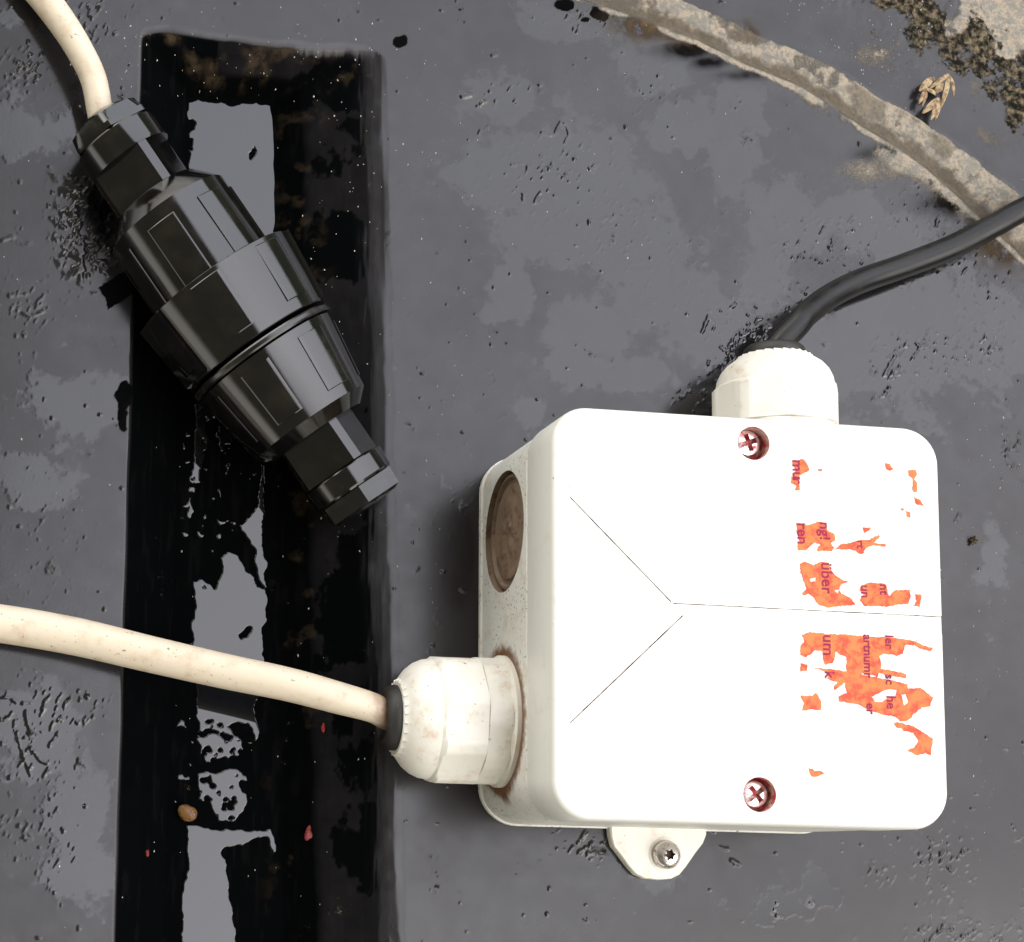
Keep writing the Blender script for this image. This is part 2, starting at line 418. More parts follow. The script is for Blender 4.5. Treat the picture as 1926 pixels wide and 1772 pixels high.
# --- wet film patches
FILM = [(960, 190, 90, 40, .9), (930, 330, 90, 70, 1), (1060, 330, 120, 90, 1.1), (1080, 440, 130, 60, 1.1), (1200, 470, 120, 70, 1), (1250, 560, 100, 60, 1),
        (960, 555, 45, 50, .9), (1100, 625, 70, 55, 1.1), (1090, 690, 70, 40, 1), (1190, 710, 80, 30, .9), (1330, 620, 90, 50, 1),
        (1060, 40, 80, 40, 1), (1240, 130, 60, 60, 1), (1290, 230, 60, 60, 1), (1380, 260, 50, 140, 1), (1500, 420, 90, 70, 1), (1600, 420, 90, 60, .9),
        (1700, 640, 160, 110, 1.2), (1850, 640, 110, 90, 1.1), (1690, 440, 70, 50, 1), (1440, 520, 60, 90, .9), (1860, 1040, 40, 90, .6),
        (120, 760, 150, 50, .75), (60, 250, 110, 60, .75), (150, 1600, 70, 140, .9), (50, 1370, 80, 80, 1), (60, 900, 90, 60, .8), (60, 30, 60, 30, .8),
        (1200, 1650, 60, 40, .6), (1500, 1690, 90, 40, .8), (985, 770, 40, 30, .8)]
fm = blobs(px0, py0, FILM) + (fbm(X, Y, 6.5, 6, 40, 0.62) - 0.5) * 1.35
film = sst(fm + (fbm(X, Y, 1.1, 3, 141) - 0.5) * 0.22, 0.34, 0.54) * on_lid
# film has a real thickness: its rim is a tiny rounded step
Z += 0.018 * sst(fm, 0.40, 0.52) * on_lid

# --- beads and crumpled ridges of water
CLUST = [(1060, 340, 130, 90, .75), (1150, 430, 120, 80, .6), (960, 180, 60, 40, .7), (1230, 170, 55, 60, .8), (1100, 35, 70, 35, 1.0), (1560, 465, 90, 50, 1.15),
         (1500, 560, 40, 60, .8), (1740, 390, 70, 60, 1.0), (1400, 620, 70, 50, 1.2), (1370, 680, 40, 40, 1.1), (1780, 660, 120, 45, 1.1), (1860, 520, 70, 80, 1.0),
         (1690, 720, 60, 50, 1.0), (1910, 840, 30, 60, 1.0), (1130, 1590, 90, 30, 1.1), (1770, 1620, 60, 60, 1.0), (1810, 1760, 90, 30, 1.2), (60, 1400, 60, 110, .7),
         (115, 1335, 70, 40, 1.15), (80, 1560, 70, 90, .75), (165, 430, 55, 80, 1.5), (160, 370, 40, 40, 1.4), (52, 130, 40, 34, 1.3), (160, 25, 70, 40, 1.1), (190, 60, 30, 30, 1.1),
         (50, 575, 50, 40, .8), (1310, 750, 40, 25, 1.1), (1230, 800, 60, 14, 1.0), (1280, 480, 120, 90, .45), (1640, 1640, 60, 30, .7), (850, 760, 60, 300, .3), (1840, 1350, 60, 250, .3),
         (100, 1000, 100, 200, .3)]
cl = blobs(px0, py0, CLUST)
ang = R(58); u_ = X * math.cos(ang) + Y * math.sin(ang); v_ = -X * math.sin(ang) + Y * math.cos(ang)
ridge = fbm(u_ / 2.3, v_, 0.62, 2, 50, 0.4)
hgt = np.clip((ridge - 0.83 + 0.20 * np.clip(cl, 0, 1.4)) / 0.30, 0, 1) * np.clip(cl * 1.6 - 0.2, 0, 1)
Z += hgt * 0.45 * (1 - sst(G, 0.0, 0.15))
bead = fbm(X, Y, 1.5, 2, 60)
bm_ = blobs(px0, py0, [(165, 440, 48, 70, 1.2), (150, 390, 34, 40, 1.1)])
Z += sst(bead, 0.45, 0.70) * np.clip(bm_ * 1.5 - 0.35, 0, 1) * 0.7

# explicit pools, threads and drips of water on the sheet: (width px, pixel polyline)
STROKES = [(5, [(1020, 250), (1040, 255), (1046, 246), (1054, 230)]), (4, [(1061, 232), (1070, 250), (1061, 270)]), (6, [(903, 200), (912, 190)]), (5, [(898, 200), (908, 192)]),
           (6, [(1333, 592), (1326, 612), (1320, 626)]), (6, [(1684, 668), (1672, 690), (1665, 705)]), (6, [(1672, 728), (1662, 745)]), (5, [(1645, 690), (1640, 680)]),
           (8, [(870, 182), (885, 178)]), (6, [(925, 105), (935, 102)]),
           (4, [(0, 1314), (18, 1313), (36, 1322), (58, 1322)]), (4, [(0, 1354), (14, 1352), (24, 1340)]), (5, [(50, 1340), (52, 1356), (58, 1376)]), (4, [(32, 1378), (38, 1404), (46, 1424), (58, 1458)]), (4, [(66, 1414), (76, 1430), (90, 1436)]),
           (6, [(5, 452), (25, 445)]), (5, [(18, 556), (50, 554)]), (5, [(42, 590), (64, 594), (82, 586)]), (6, [(1125, 868), (1132, 880)]), (5, [(1796, 980), (1806, 965)]),
           (6, [(1750, 1604), (1760, 1606)]), (7, [(1782, 1630), (1790, 1640)]), (5, [(1746, 1575), (1752, 1582)]), (7, [(1375, 1618), (1390, 1626)]),
           (5, [(1353, 1592), (1368, 1598)]), (6, [(1740, 1790), (1760, 1755), (1790, 1750)]), (5, [(868, 1110), (878, 1112)]), (5, [(905, 244), (900, 252)]), (4, [(910, 245), (918, 238)])]
for wd, pl in STROKES:
    P = [tuple(q[:2]) for q in spline([at(*p)[:2] for p in pl], 4)] if len(pl) > 2 else [at(*p)[:2] for p in pl]; x0 = min(p[0] for p in P) - 3; x1 = max(p[0] for p in P) + 3; y0 = min(p[1] for p in P) - 3; y1 = max(p[1] for p in P) + 3
    i0, i1 = np.searchsorted(gx, [x0, x1]); j0, j1 = np.searchsorted(gy, [y0, y1])
    sl = (slice(j0, j1), slice(i0, i1))
    dd, _ = segdist(X[sl], Y[sl], P)
    dd = dd + (fbm(X[sl], Y[sl], 0.9, 3, 70) - 0.5) * 0.6
    r_ = wd * 0.112 * 0.62
    Z[sl] += np.sqrt(np.clip(1 - (dd / r_) ** 2, 0, 1)) * r_ * 0.5
# scattered single drops
for _ in range(620):
    x = random.uniform(-110, 135); y = random.uniform(-28, 200); r_ = random.uniform(0.16, 0.42) * (1.4 if random.random() < 0.12 else 1)
    i0, i1 = np.searchsorted(gx, [x - 1, x + 1]); j0, j1 = np.searchsorted(gy, [y - 1, y + 1])
    sl = (slice(j0, j1), slice(i0, i1))
    e = random.uniform(0.6, 1.4)
    q = ((X[sl] - x) * e / r_) ** 2 + ((Y[sl] - y) / e / r_) ** 2
    Z[sl] += np.sqrt(np.clip(1 - q, 0, 1)) * r_ * 0.6 * (on_lid[sl] > 0.5)

# --- dust, sand, algae
big = fbm(X, Y, 30, 4, 80)
dust = 0.62 + (big - 0.5) * 0.5 + (fbm(X, Y, 3, 4, 81) - 0.5) * 0.25
dust = dust * (1 - 0.58 * film)
wet = film * 0.9
# inside the recess: dull dry skin with sharp-edged wet black patches
right = sst(X, -46, -40)          # the far side rounds off softly, with drag marks along it
Gs = G + (fbm(X * 1.6, Y / 9.0, 1.0, 4, 140) - 0.5) * 0.10 * sst(G, 0.003, 0.03)
inrec = sst(G, 0.006, 0.07) * (1 - right) + sst(Gs, 0.012, 0.17) * right
bl = blobs(px0, py0, [(650, 470, 75, 60, 1.1), (640, 300, 60, 45, .5), (690, 240, 50, 25, .9), (640, 160, 90, 50, .9), (660, 1150, 75, 90, 1.1), (690, 1050, 60, 60, .8), (690, 1450, 50, 60, .7),
                     (700, 1600, 60, 90, .8), (650, 1330, 30, 50, .5), (680, 900, 50, 90, .7), (400, 70, 100, 40, .5)])
patch = sst(bl + (fbm(X, Y * 0.7, 4.5, 5, 90, 0.62) - 0.5) * 1.25, 0.40, 0.50)
steep = sst(G, 0.36, 0.5)
left_side = X < -60
matte = inrec * (0.97 - 0.05 * fbm(X, Y, 4, 4, 120))
spots_reflections = blobs(px0, py0, [(752, 77, 16, 11, 1.1), (766, 76, 10, 10, .6), (1060, 12, 24, 10, 1), (1126, 30, 18, 12, 1.1), (1100, 38, 16, 8, .9), (233, 745, 14, 34, 1.1), (230, 775, 8, 30, 1.1)])  # black spots; the last two, at the lip, paint in a dark reflection
for poly in ([(186, 541), (240, 505), (262, 530), (252, 552), (204, 582), (197, 560)],): spots_reflections = np.maximum(spots_reflections, inside(px0 + (fbm(X, Y, 1.5, 2, 122) - 0.5) * 6, py0, poly) * 1.3)  # dark reflection beside the connector, painted as a black polygon
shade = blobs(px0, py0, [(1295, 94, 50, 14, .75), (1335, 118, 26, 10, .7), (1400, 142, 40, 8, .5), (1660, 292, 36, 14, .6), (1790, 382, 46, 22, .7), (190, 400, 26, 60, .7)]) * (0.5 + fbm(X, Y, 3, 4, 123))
matte = np.maximum(matte, sst(spots_reflections + (fbm(X, Y, 2.2, 4, 121) - 0.5) * 0.9, 0.5, 0.62) * 0.9)
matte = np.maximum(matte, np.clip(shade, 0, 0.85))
din = 0.27 * (1 - patch) * (1 - steep) * np.where(left_side, 0.03 * sst(fbm(X, Y, 9, 4, 95), 0.45, 0.7), 1.0) * (0.6 + 0.8 * fbm(X, Y, 3.5, 4, 91))
streak = sst(fbm(X, Y / 7.0, 1.0, 3, 96), 0.58, 0.8)
din += 0.06 * streak * (1 - patch)
dust = dust * (1 - inrec) * (1 - matte) + din * inrec
wet = np.maximum(wet, inrec * patch)
edge = sst(py0, 20, 70) * (1 - sst(py0, 130, 190)) * inrec
brown = edge * sst(fbm(X, Y, 5, 4, 97), 0.42, 0.72) * 0.42 + inrec * sst(fbm(X, Y, 4, 4, 98), 0.62, 0.75) * 0.15 * np.exp(-((px0 - 560) / 45) ** 2)
damp = sst(dcw, -0.6, 0.2) * (1 - sst(dcw + (fbm(X, Y, 4, 5, 108, 0.65) - 0.5) * 5, 1.6, 4.0)) * 0.85
damp = np.maximum(damp, sst(dcw, -0.6, 0.2) * (1 - sst(dcw, 7, 8.5)) * sst(fbm(X, Y, 7, 4, 109), 0.55, 0.68) * 0.6)
damp = np.maximum(damp, np.exp(-((dc - 0.35) / 0.55) ** 2) * (0.5 + fbm(X, Y, 3, 3, 130)))
brown += damp * sst(fbm(X, Y, 9, 3, 99), 0.4, 0.62) * 0.35
rust = blobs(px0, py0, [(1230, 45, 60, 25, 1), (1290, 65, 40, 16, 1), (1800, 340, 40, 22, 1), (1845, 400, 30, 20, 1), (1900, 460, 50, 30, .9), (1395, 70, 22, 20, .9)])
brown = np.clip(brown + rust * 0.9, 0, 1)
n1 = fbm(X, Y, 8, 5, 100, 0.6)
sand = sst(dcw, -0.3, 0.3) * (1 - sst(dcw, 7.3, 8.6)) * (0.45 + 0.9 * sst(n1, 0.36, 0.58))
sand += np.exp(-((dcw + 0.7) / 0.9) ** 2) * 0.85 * sst(fbm(X, Y, 12, 3, 101), 0.3, 0.5)
sand += sst(dc, -6, -1.5) * (1 - sst(dc, -0.6, 0)) * 0.55 * sst(n1, 0.42, 0.62) * sst(px0, 1400, 1560)
sand += blobs(px0, py0, [(1640, 320, 70, 30, .55), (1430, 480, 60, 90, .16), (1400, 555, 50, 30, .22), (1500, 8, 40, 20, .3), (1620, 100, 60, 25, .3), (1700, 150, 60, 20, .25), (1865, 260, 40, 20, .35)]) * (0.4 + n1)
sand += sst(blobs(px0, py0, [(1910, 20, 90, 70, 1.25), (1860, 5, 60, 40, 1)]) + (n1 - 0.5) * 0.9, 0.4, 0.7) * 0.95
sand += blobs(px0, py0, [(1760, 60, 110, 60, .8), (1880, 100, 90, 70, .8)]) * sst(fbm(X, Y, 4, 5, 107, 0.65), 0.45, 0.7) * 0.6
sand += sst(dc, 10, 14) * 0.18 * sst(fbm(X, Y, 5, 4, 102), 0.5, 0.7)
algae = sst(blobs(px0, py0, [(1740, 30, 80, 45, 1.1), (1800, 70, 90, 40, 1.1), (1880, 120, 70, 45, 1.2), (1930, 190, 60, 60, 1), (1690, 0, 60, 30, .8), (1640, 5, 50, 20, .6)])
            + (fbm(X, Y, 5, 5, 103, 0.65) - 0.5) * 2.2, 0.42, 1.15)
dust = np.where(dc > 8.8, 0.75 + (fbm(X, Y, 6, 4, 104) - 0.5) * 0.5, dust)
Z += np.clip(sand, 0, 1) * (fbm(X, Y, 0.8, 3, 105) - 0.5) * 0.35 + algae * (fbm(X, Y, 1.8, 4, 106) - 0.3) * 0.6

def grid_object(name, X, Y, Z, mat, keep=None, attrs=None):
    h, w_ = X.shape
    idx = np.arange(h * w_).reshape(h, w_)
    q = np.stack([idx[:-1, :-1], idx[:-1, 1:], idx[1:, 1:], idx[1:, :-1]], -1).reshape(-1, 4)
    if keep is not None:
        k = (keep[:-1, :-1] | keep[:-1, 1:] | keep[1:, 1:] | keep[1:, :-1]).ravel()
        q = q[k]
    used = np.unique(q); remap = np.full(h * w_, -1); remap[used] = np.arange(len(used))
    q = remap[q]
    co = np.stack([X.ravel()[used], Y.ravel()[used], Z.ravel()[used]], -1) * S
    me = bpy.data.meshes.new(name)
    me.vertices.add(len(co)); me.vertices.foreach_set('co', co.astype(np.float32).ravel())
    me.loops.add(q.size); me.loops.foreach_set('vertex_index', q.astype(np.int32).ravel())
    me.polygons.add(len(q)); me.polygons.foreach_set('loop_start', np.arange(0, q.size, 4, dtype=np.int32))
    me.update(calc_edges=True)
    me.polygons.foreach_set('use_smooth', np.ones(len(q), bool))
    for k, a in (attrs or {}).items():
        at_ = me.attributes.new(k, 'FLOAT', 'POINT')
        at_.data.foreach_set('value', np.clip(a, 0, 1).ravel()[used].astype(np.float32))
    me.materials.append(mat); me.validate()
    o = bpy.data.objects.new(name, me); COL.objects.link(o)
    return o
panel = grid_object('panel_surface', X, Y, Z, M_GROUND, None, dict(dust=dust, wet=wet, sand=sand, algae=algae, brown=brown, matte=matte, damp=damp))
panel['kind'] = 'structure'

# ------------------------------------------------------------------ standing water in the recess
wx = np.arange(-66.5, -40.0, 0.17); wy = np.arange(-29.0, 161.5, 0.17)
WX, WY = np.meshgrid(wx, wy)
WZ0 = FLOOR + 0.55
wpx, wpy = topx(WX, WY, np.full_like(WX, WZ0))
warp = 9.0
qx = wpx + (fbm(WX, WY, 2.4, 4, 110) - 0.5) * 2 * warp; qy = wpy + (fbm(WX, WY, 2.4, 4, 111) - 0.5) * 2 * warp
POOLS = [
    [(352, 196), (372, 186), (400, 192), (440, 195), (500, 193), (530, 205), (536, 230), (533, 300), (530, 360), (524, 430), (515, 470), (480, 520), (400, 470), (365, 400), (352, 300), (356, 250)],
    [(372, 742), (392, 742), (404, 770), (388, 800), (392, 835), (382, 872), (378, 912), (362, 908), (362, 850), (364, 800)],
    [(394, 742), (412, 764), (430, 790), (440, 800), (436, 826), (420, 838), (408, 832), (405, 805), (400, 780)],
    [(352, 915), (366, 915), (364, 928), (352, 928)],
    [(490, 870), (498, 872), (497, 980), (502, 1080), (506, 1110), (486, 1092), (476, 1040), (462, 1010), (452, 985), (470, 975), (482, 950), (486, 905)],
    [(412, 1048), (428, 1036), (446, 1042), (466, 1070), (484, 1100), (500, 1108), (504, 1130), (498, 1180), (500, 1230), (502, 1290), (484, 1320), (478, 1360), (440, 1384), (400, 1372), (372, 1380),
     (368, 1300), (360, 1220), (362, 1150), (368, 1096), (384, 1090), (402, 1110), (414, 1090)],
    [(372, 1390), (400, 1380), (430, 1390), (450, 1372), (480, 1350), (492, 1380), (470, 1400), (452, 1420), (430, 1430), (400, 1446), (378, 1420)],
    [(374, 1452), (404, 1450), (420, 1446), (452, 1448), (470, 1470), (466, 1510), (440, 1548), (410, 1540), (392, 1508), (372, 1508)],
    [(352, 1552), (388, 1556), (440, 1560), (512, 1558), (518, 1602), (508, 1604), (500, 1574), (486, 1572), (450, 1590), (420, 1602), (432, 1680), (446, 1800), (330, 1800), (345, 1700), (352, 1620)],  # right side cut back in the shape of a dark reflection
]
HOLES = [[(468, 290), (476, 275), (480, 290), (472, 300)], [(350, 218), (366, 228), (362, 244), (348, 246)], [(350, 262), (362, 262), (360, 284), (346, 286)],
         [(448, 1196), (466, 1178), (470, 1186), (454, 1206)], [(396, 790), (408, 780), (414, 810), (402, 822), (394, 808)], [(430, 1360), (462, 1362), (480, 1392), (452, 1394)],
         [(450, 1470), (484, 1466), (484, 1500), (456, 1490)], [(376, 1432), (420, 1424), (446, 1440), (410, 1450)]]
msk = np.zeros(WX.shape)
for p in POOLS: msk = np.maximum(msk, inside(qx, qy, p).astype(float))
crumb = blobs(wpx, wpy, [(395, 1400, 40, 40, 1), (420, 1500, 50, 50, 1), (385, 1080, 30, 30, .8), (500, 1110, 16, 30, .9), (410, 830, 40, 70, .75), (450, 1420, 40, 30, .8)])
msk *= 1 - sst(crumb * sst(fbm(WX, WY, 1.3, 3, 112), 0.56, 0.72), 0.35, 0.45)
for p in HOLES: msk *= 1 - inside(qx, qy, p)
# loose droplets about the pools
msk = np.maximum(msk, ((fbm(WX, WY, 1.6, 2, 113) > 0.72) & (blobs(wpx, wpy, [(400, 900, 60, 130, 1), (370, 980, 30, 50, 1), (380, 1420, 60, 80, 1), (460, 850, 40, 60, .8)]) > 0.45)).astype(float))
def blur(a, n):
    for _ in range(n):
        a = (a + np.roll(a, 1, 0) + np.roll(a, -1, 0) + np.roll(a, 1, 1) + np.roll(a, -1, 1)) / 5
    return a
sm = blur(msk, 3)
lvl = np.sqrt(sst(sm, 0.15, 0.9))
WZ = FLOOR - 0.25 + 0.8 * lvl
G2, _, _ = recess(WX, WY)
water = grid_object('water', WX, WY, WZ, M_WATER, (sm > 0.18))
water['kind'] = 'structure'

# ------------------------------------------------------------------ junction box
W_, D_, H_ = 80.0, 79.33, 46.18
jb = thing('junction_box', (40, 40, 0), 'square off-white plastic junction box with torn orange sticker, screwed to the black panel', 'junction box')
bm = bmesh.new()
loft(bm, [rrect(-a, W_ + a, -a, D_ + a, 8 + a, z) for z, a in ((0.05, 0.35), (1.3, 0.35), (1.7, 0.0), (30.6, 0.0), (30.9, -0.25), (31.2, -0.25))])
base = finish('base', bm, M_BASE, None)
bm = bmesh.new()       # knock-out recess in the left wall
O, AX = Vector((0, 60.0, 16.4)), Vector((-1, 0, 0)); UX, VX = Vector((0, 1, 0)), Vector((0, 0, 1))
loft(bm, [frame_ring(O, AX, UX, VX, s, 12.7, 64) for s in (-2.2, 2.0)])
cut(base, finish('cutter', bm, M_MUD))
attach(base, jb)
bm = bmesh.new()
prof = [(-2.6, 12.4), (-1.5, 12.4), (-1.0, 12.0), (-0.9, 11.4), (-1.7, 11.0), (-1.7, 10.2), (-1.2, 9.8), (-1.1, 9.2)]
rings = [frame_ring(O, AX, UX, VX, s, r, 64) for s, r in prof]
for k in range(1, 9):
    rr = 9.2 * (1 - k / 9)
    rings.append([p + AX * (random.uniform(-0.25, 0.25) + 0.5 * math.sin(3 * i / 10.0 + k)) * 0.5 for i, p in enumerate(frame_ring(O, AX, UX, VX, -1.4, max(rr, 0.4), 64))])
loft(bm, rings)
mem = finish('knockout_membrane', bm, M_MUD, jb, 40)

bm = bmesh.new()
prof = [(31.0, -0.3), (31.35, -0.02), (31.6, 0.12), (45.0, 0.05), (45.7, -0.25), (46.05, -0.65), (H_, -1.1)]
loft(bm, [rrect(-a, W_ + a, -a, D_ + a, 7.2 + a, z) for z, a in prof])
lid = finish('lid', bm, M_BOX, None)
SCREWS = [at(1413, 836, 45.2), at(1424.5, 1495, 45.2)]
for p in SCREWS:
    bm = bmesh.new(); disc(bm, p[0], p[1], [(42.2, 3.3), (48, 3.36)], 48)
    cut(lid, finish('cutter', bm, M_WELL))
def slit(a, b_, w2=0.135, depth=0.42):
    a = np.array(a[:2]); b_ = np.array(b_[:2]); d_ = (b_ - a) / np.linalg.norm(b_ - a); n_ = np.array([-d_[1], d_[0]]) * w2
    bm = bmesh.new(); prism(bm, [tuple(a - n_), tuple(b_ - n_), tuple(b_ + n_), tuple(a + n_)], H_ - depth, H_ + 2)
    cut(lid, finish('cutter', bm, M_SEAM))
zt = H_
slit(at(1072, 935, zt), at(1262, 1132, zt)); slit(at(1072, 1360, zt), at(1284, 1158, zt))
slit(at(1266, 1135, zt), at(1772, 1160.5, zt), 0.10); slit(at(1292, 1152, zt), at(1762, 1178, zt), 0.03, 0.2)
bm = bmesh.new()       # the notch of the band at the right edge
a, b_ = at(1772, 1161, 40), at(1777, 1197, 40)
prism(bm, [(W_ - 0.45, at(1772, 1197, 44)[1]), (W_ + 3, at(1772, 1197, 44)[1]), (W_ + 3, at(1772, 1161, 44)[1]), (W_ - 0.45, at(1772, 1161, 44)[1])], 41.5, H_ + 2)
cut(lid, finish('cutter', bm, M_BOX))
attach(lid, jb)

def cross_cutter(cx, cy, z0, z1, arm, half, rot, n=2, tip=None):
    bm = bmesh.new()
    for k in range(n):
        a = rot + k * math.pi / n; c, s = math.cos(a), math.sin(a)
        pts = [(cx + c * u - s * v, cy + s * u + c * v) for u, v in ((-arm, -half), (arm, -half), (arm, half), (-arm, half))]
        prism(bm, pts, z0 + 0.013 * k, z1 + 0.01 * k)
    return finish('cutter', bm, M_WELL if tip is None else tip)
for i, p in enumerate(SCREWS):
    bm = bmesh.new()
    q = at((1407, 1421)[i], (833, 1494)[i], 44.2)
    disc(bm, q[0], q[1], [(42.0, 1.5), (42.4, 2.7), (43.5, 2.72), (44.1, 2.45), (44.45, 1.6), (44.5, 0.6)], 40)
    s_ = finish('lid_screw', bm, M_STEEL_RED)
    for k in range(2):
        cut(s_, cross_cutter(q[0], q[1], 43.1, 46, 1.75, 0.52, R((20, 38)[i] + 90 * k), 1, (M_WELL)))
    attach(s_, jb)
    if i == 1: s_['label'] = 'cross-slot lid screw smeared with red, nearest the mounting lug'
    else: s_['label'] = 'cross-slot lid screw in a red-rimmed well below the top gland'

# mounting lug and its screw
bm = bmesh.new()
pts = [at(*p, 2.0)[:2] for p in ((1146, 1545), (1148, 1572), (1153, 1592), (1166, 1608), (1182, 1630), (1196, 1645), (1214, 1653), (1240, 1655), (1262, 1653), (1278, 1645), (1290, 1630), (1308, 1604), (1322, 1586), (1328, 1570), (1328, 1545))]
c = np.mean(pts, 0)
loft(bm, [[(x, y, 0.05) for x, y in pts], [(x, y, 2.0) for x, y in pts], [(c[0] + (x - c[0]) * 0.97, c[1] + (y - c[1]) * 0.965, 2.35) for x, y in pts]])
lug = finish('mounting_lug', bm, M_GLAND, None, 30)
q = at(1256, 1608, 3.6)
bm = bmesh.new(); disc(bm, q[0], q[1], [(2.2, 3.4), (2.36, 3.75), (2.5, 3.6), (2.48, 3.2)], 40)
boss = finish('screw_hole_rim', bm, M_GLAND, lug); attach(lug, jb)
bm = bmesh.new()
disc(bm, q[0], q[1], [(1.6, 2.2), (2.6, 3.0), (3.3, 3.05), (4.1, 2.6), (4.6, 1.85), (4.85, 1.0), (4.9, 0.3)], 48)
ms = finish('mounting_screw', bm, M_STEEL, None, 50)
tx = bmesh.new(); st = [(q[0] + (1.35 if k % 2 == 0 else 0.85) * math.cos(R(30 * k + 8)), q[1] + (1.35 if k % 2 == 0 else 0.85) * math.sin(R(30 * k + 8))) for k in range(12)]
prism(tx, st, 3.2, 7.0)
cut(ms, finish('cutter', tx, M_MUD)); attach(ms, jb)

# cable glands
def gland(o, ax, rot, label):
    ax = Vector(ax); vx = Vector((0, 0, 1)); ux = vx.cross(ax)
    bm = bmesh.new()
    hexr = poly_r(13.35, 12.72, 8, rot)
    loft(bm, [frame_ring(o, ax, ux, vx, s, r, 96) for s, r in
              ((-0.5, 13.6), (0.9, 13.6), (1.1, 13.1), (1.6, 12.6))] , True, True)
    loft(bm, [frame_ring(o, ax, ux, vx, s, r, 96) for s, r in ((1.2, 11.5), (1.5, poly_r(13.0, 12.6, 8, rot + 0.25)), (6.2, poly_r(13.0, 12.6, 8, rot + 0.25)), (6.4, 12.4))])
    g = finish('cable_gland', bm, M_GLAND, None, 28)
    bm = bmesh.new()
    saw = lambda th: 7.2 + 0.75 * (((th * 26 / (2 * math.pi)) % 1.0))
    dome = [(6.15, 12.0), (6.45, hexr), (6.5, hexr), (14.6, hexr), (15.1, lambda th: min(hexr(th), 12.9)), (15.6, 12.35), (17.2, 12.1), (18.8, 11.4), (20.2, 10.3), (21.2, 9.0), (21.7, 8.2), (22.4, saw), (22.4, lambda th: saw(th) - 1.6), (20.5, 6.0)]
    loft(bm, [frame_ring(o, ax, ux, vx, s, r, 260) for s, r in dome])
    dn = finish('dome_nut', bm, M_GLAND, g, 28)
    bm = bmesh.new()
    loft(bm, [frame_ring(o, ax, ux, vx, s, r, 48) for s, r in ((19.5, 6.6), (23.0, 6.75), (24.1, 6.4), (24.9, 5.6), (25.1, 4.6), (24.3, 3.6))])
    finish('rubber_seal', bm, M_SEAL, g, 40)
    g['label'] = label
    attach(g, jb)
    return g
GL_L = Vector((0, 20.6, 14.6)); GL_T = Vector((61.2, D_, 14.6))
gland(GL_L, (-1, 0, 0), R(8), 'cream cable gland on the left wall around the white cable')
gland(GL_T, (0, 1, 0), R(-14), 'white cable gland on the far wall around the black cable')

# torn sticker with its print
def z8(lst): return [(1450 + x / 2.954, 840 + y / 2.954) for x, y in lst]
PIECES = [z8(l) for l in (
    [(120,80),(180,68),(203,95),(213,130),(190,145),(158,160),(158,215),(163,240),(135,242),(140,215),(112,200),(115,170),(140,150),(125,105)],
    [(262,125),(285,122),(288,135),(270,140)], [(635,92),(665,95),(670,118),(688,122),(665,137),(640,125)],
    [(758,132),(805,130),(812,160),(797,180),(815,205),(808,250),(790,250),(788,215),(792,185),(768,160)],
    [(797,282),(825,290),(850,330),(830,325),(800,315)], [(720,348),(735,342),(743,350),(730,356)], [(750,360),(775,365),(775,395),(755,390)],
    [(140,425),(185,425),(195,440),(270,415),(300,425),(318,465),(355,490),(355,520),(335,535),(350,560),(340,580),(255,582),(262,560),(275,545),(245,535),(215,555),(200,577),(150,575),(145,550),(160,520),(145,480)],
    [(385,545),(430,535),(490,520),(550,515),(600,490),(605,500),(575,535),(640,545),(640,556),(570,550),(525,565),(515,595),(490,598),(470,580),(430,570),(360,572)],
    [(512,450),(555,452),(548,470),(520,480)],
    [(160,655),(190,640),(235,658),(285,640),(325,650),(335,690),(365,720),(410,745),(430,752),(390,770),(378,795),(395,815),(425,830),(465,865),(470,880),(400,885),(330,895),(280,885),(250,865),(240,840),(205,815),(180,830),(175,815),(200,790),(180,740),(165,700)],
    [(505,770),(560,755),(640,765),(655,830),(690,800),(770,795),(780,840),(760,875),(700,880),(640,890),(520,885),(490,850),(520,820),(490,800)],
    [(800,820),(840,825),(825,890),(790,885),(810,860)],
    [(175,1045),(220,1032),(300,1040),(420,1045),(560,1055),(650,1060),(740,1068),(800,1085),(850,1105),(900,1120),(890,1135),(850,1130),(800,1105),(745,1100),(735,1150),(700,1162),(640,1150),(600,1160),(615,1210),(610,1235),(680,1245),(750,1265),(755,1285),(690,1280),(600,1260),(590,1285),(680,1300),(760,1320),(760,1345),(830,1340),(905,1395),(885,1440),(840,1450),(800,1480),(775,1515),(720,1530),(690,1500),(620,1490),(540,1460),(480,1430),(380,1415),(375,1390),(420,1370),(410,1310),(350,1355),(350,1335),(370,1310),(310,1290),(330,1262),(235,1228),(330,1236),(420,1250),(420,1170),(360,1140),(345,1205),(300,1210),(285,1140),(250,1130),(195,1170),(165,1160),(165,1110),(185,1090)],
    [(165,1205),(200,1210),(205,1245),(165,1248)], [(165,1385),(230,1385),(250,1370),(280,1415),(280,1465),(220,1460),(170,1470),(185,1430)],
    [(682,1532),(735,1534),(740,1545),(780,1548),(850,1590),(900,1625),(890,1690),(888,1715),(860,1705),(810,1715),(755,1690),(800,1670),(820,1630),(790,1590),(740,1580),(725,1565),(700,1565)])]
PIECES.append([(1340 + x / 3.937, 1130 + y / 3.937) for x, y in ((710,1240),(740,1245),(760,1260),(800,1260),(830,1278),(790,1300),(740,1300),(720,1275))])
PIECE_HOLES = [z8(l) for l in ([(560,1390),(600,1370),(640,1350),(700,1352),(690,1390),(650,1395),(620,1420),(580,1418)], [(725,1380),(750,1375),(765,1420),(740,1440)],
                               [(215,738),(252,726),(246,748),(222,752)], [(352,800),(385,790),(370,815)], [(500,1258),(585,1275),(580,1282),(505,1268)])]
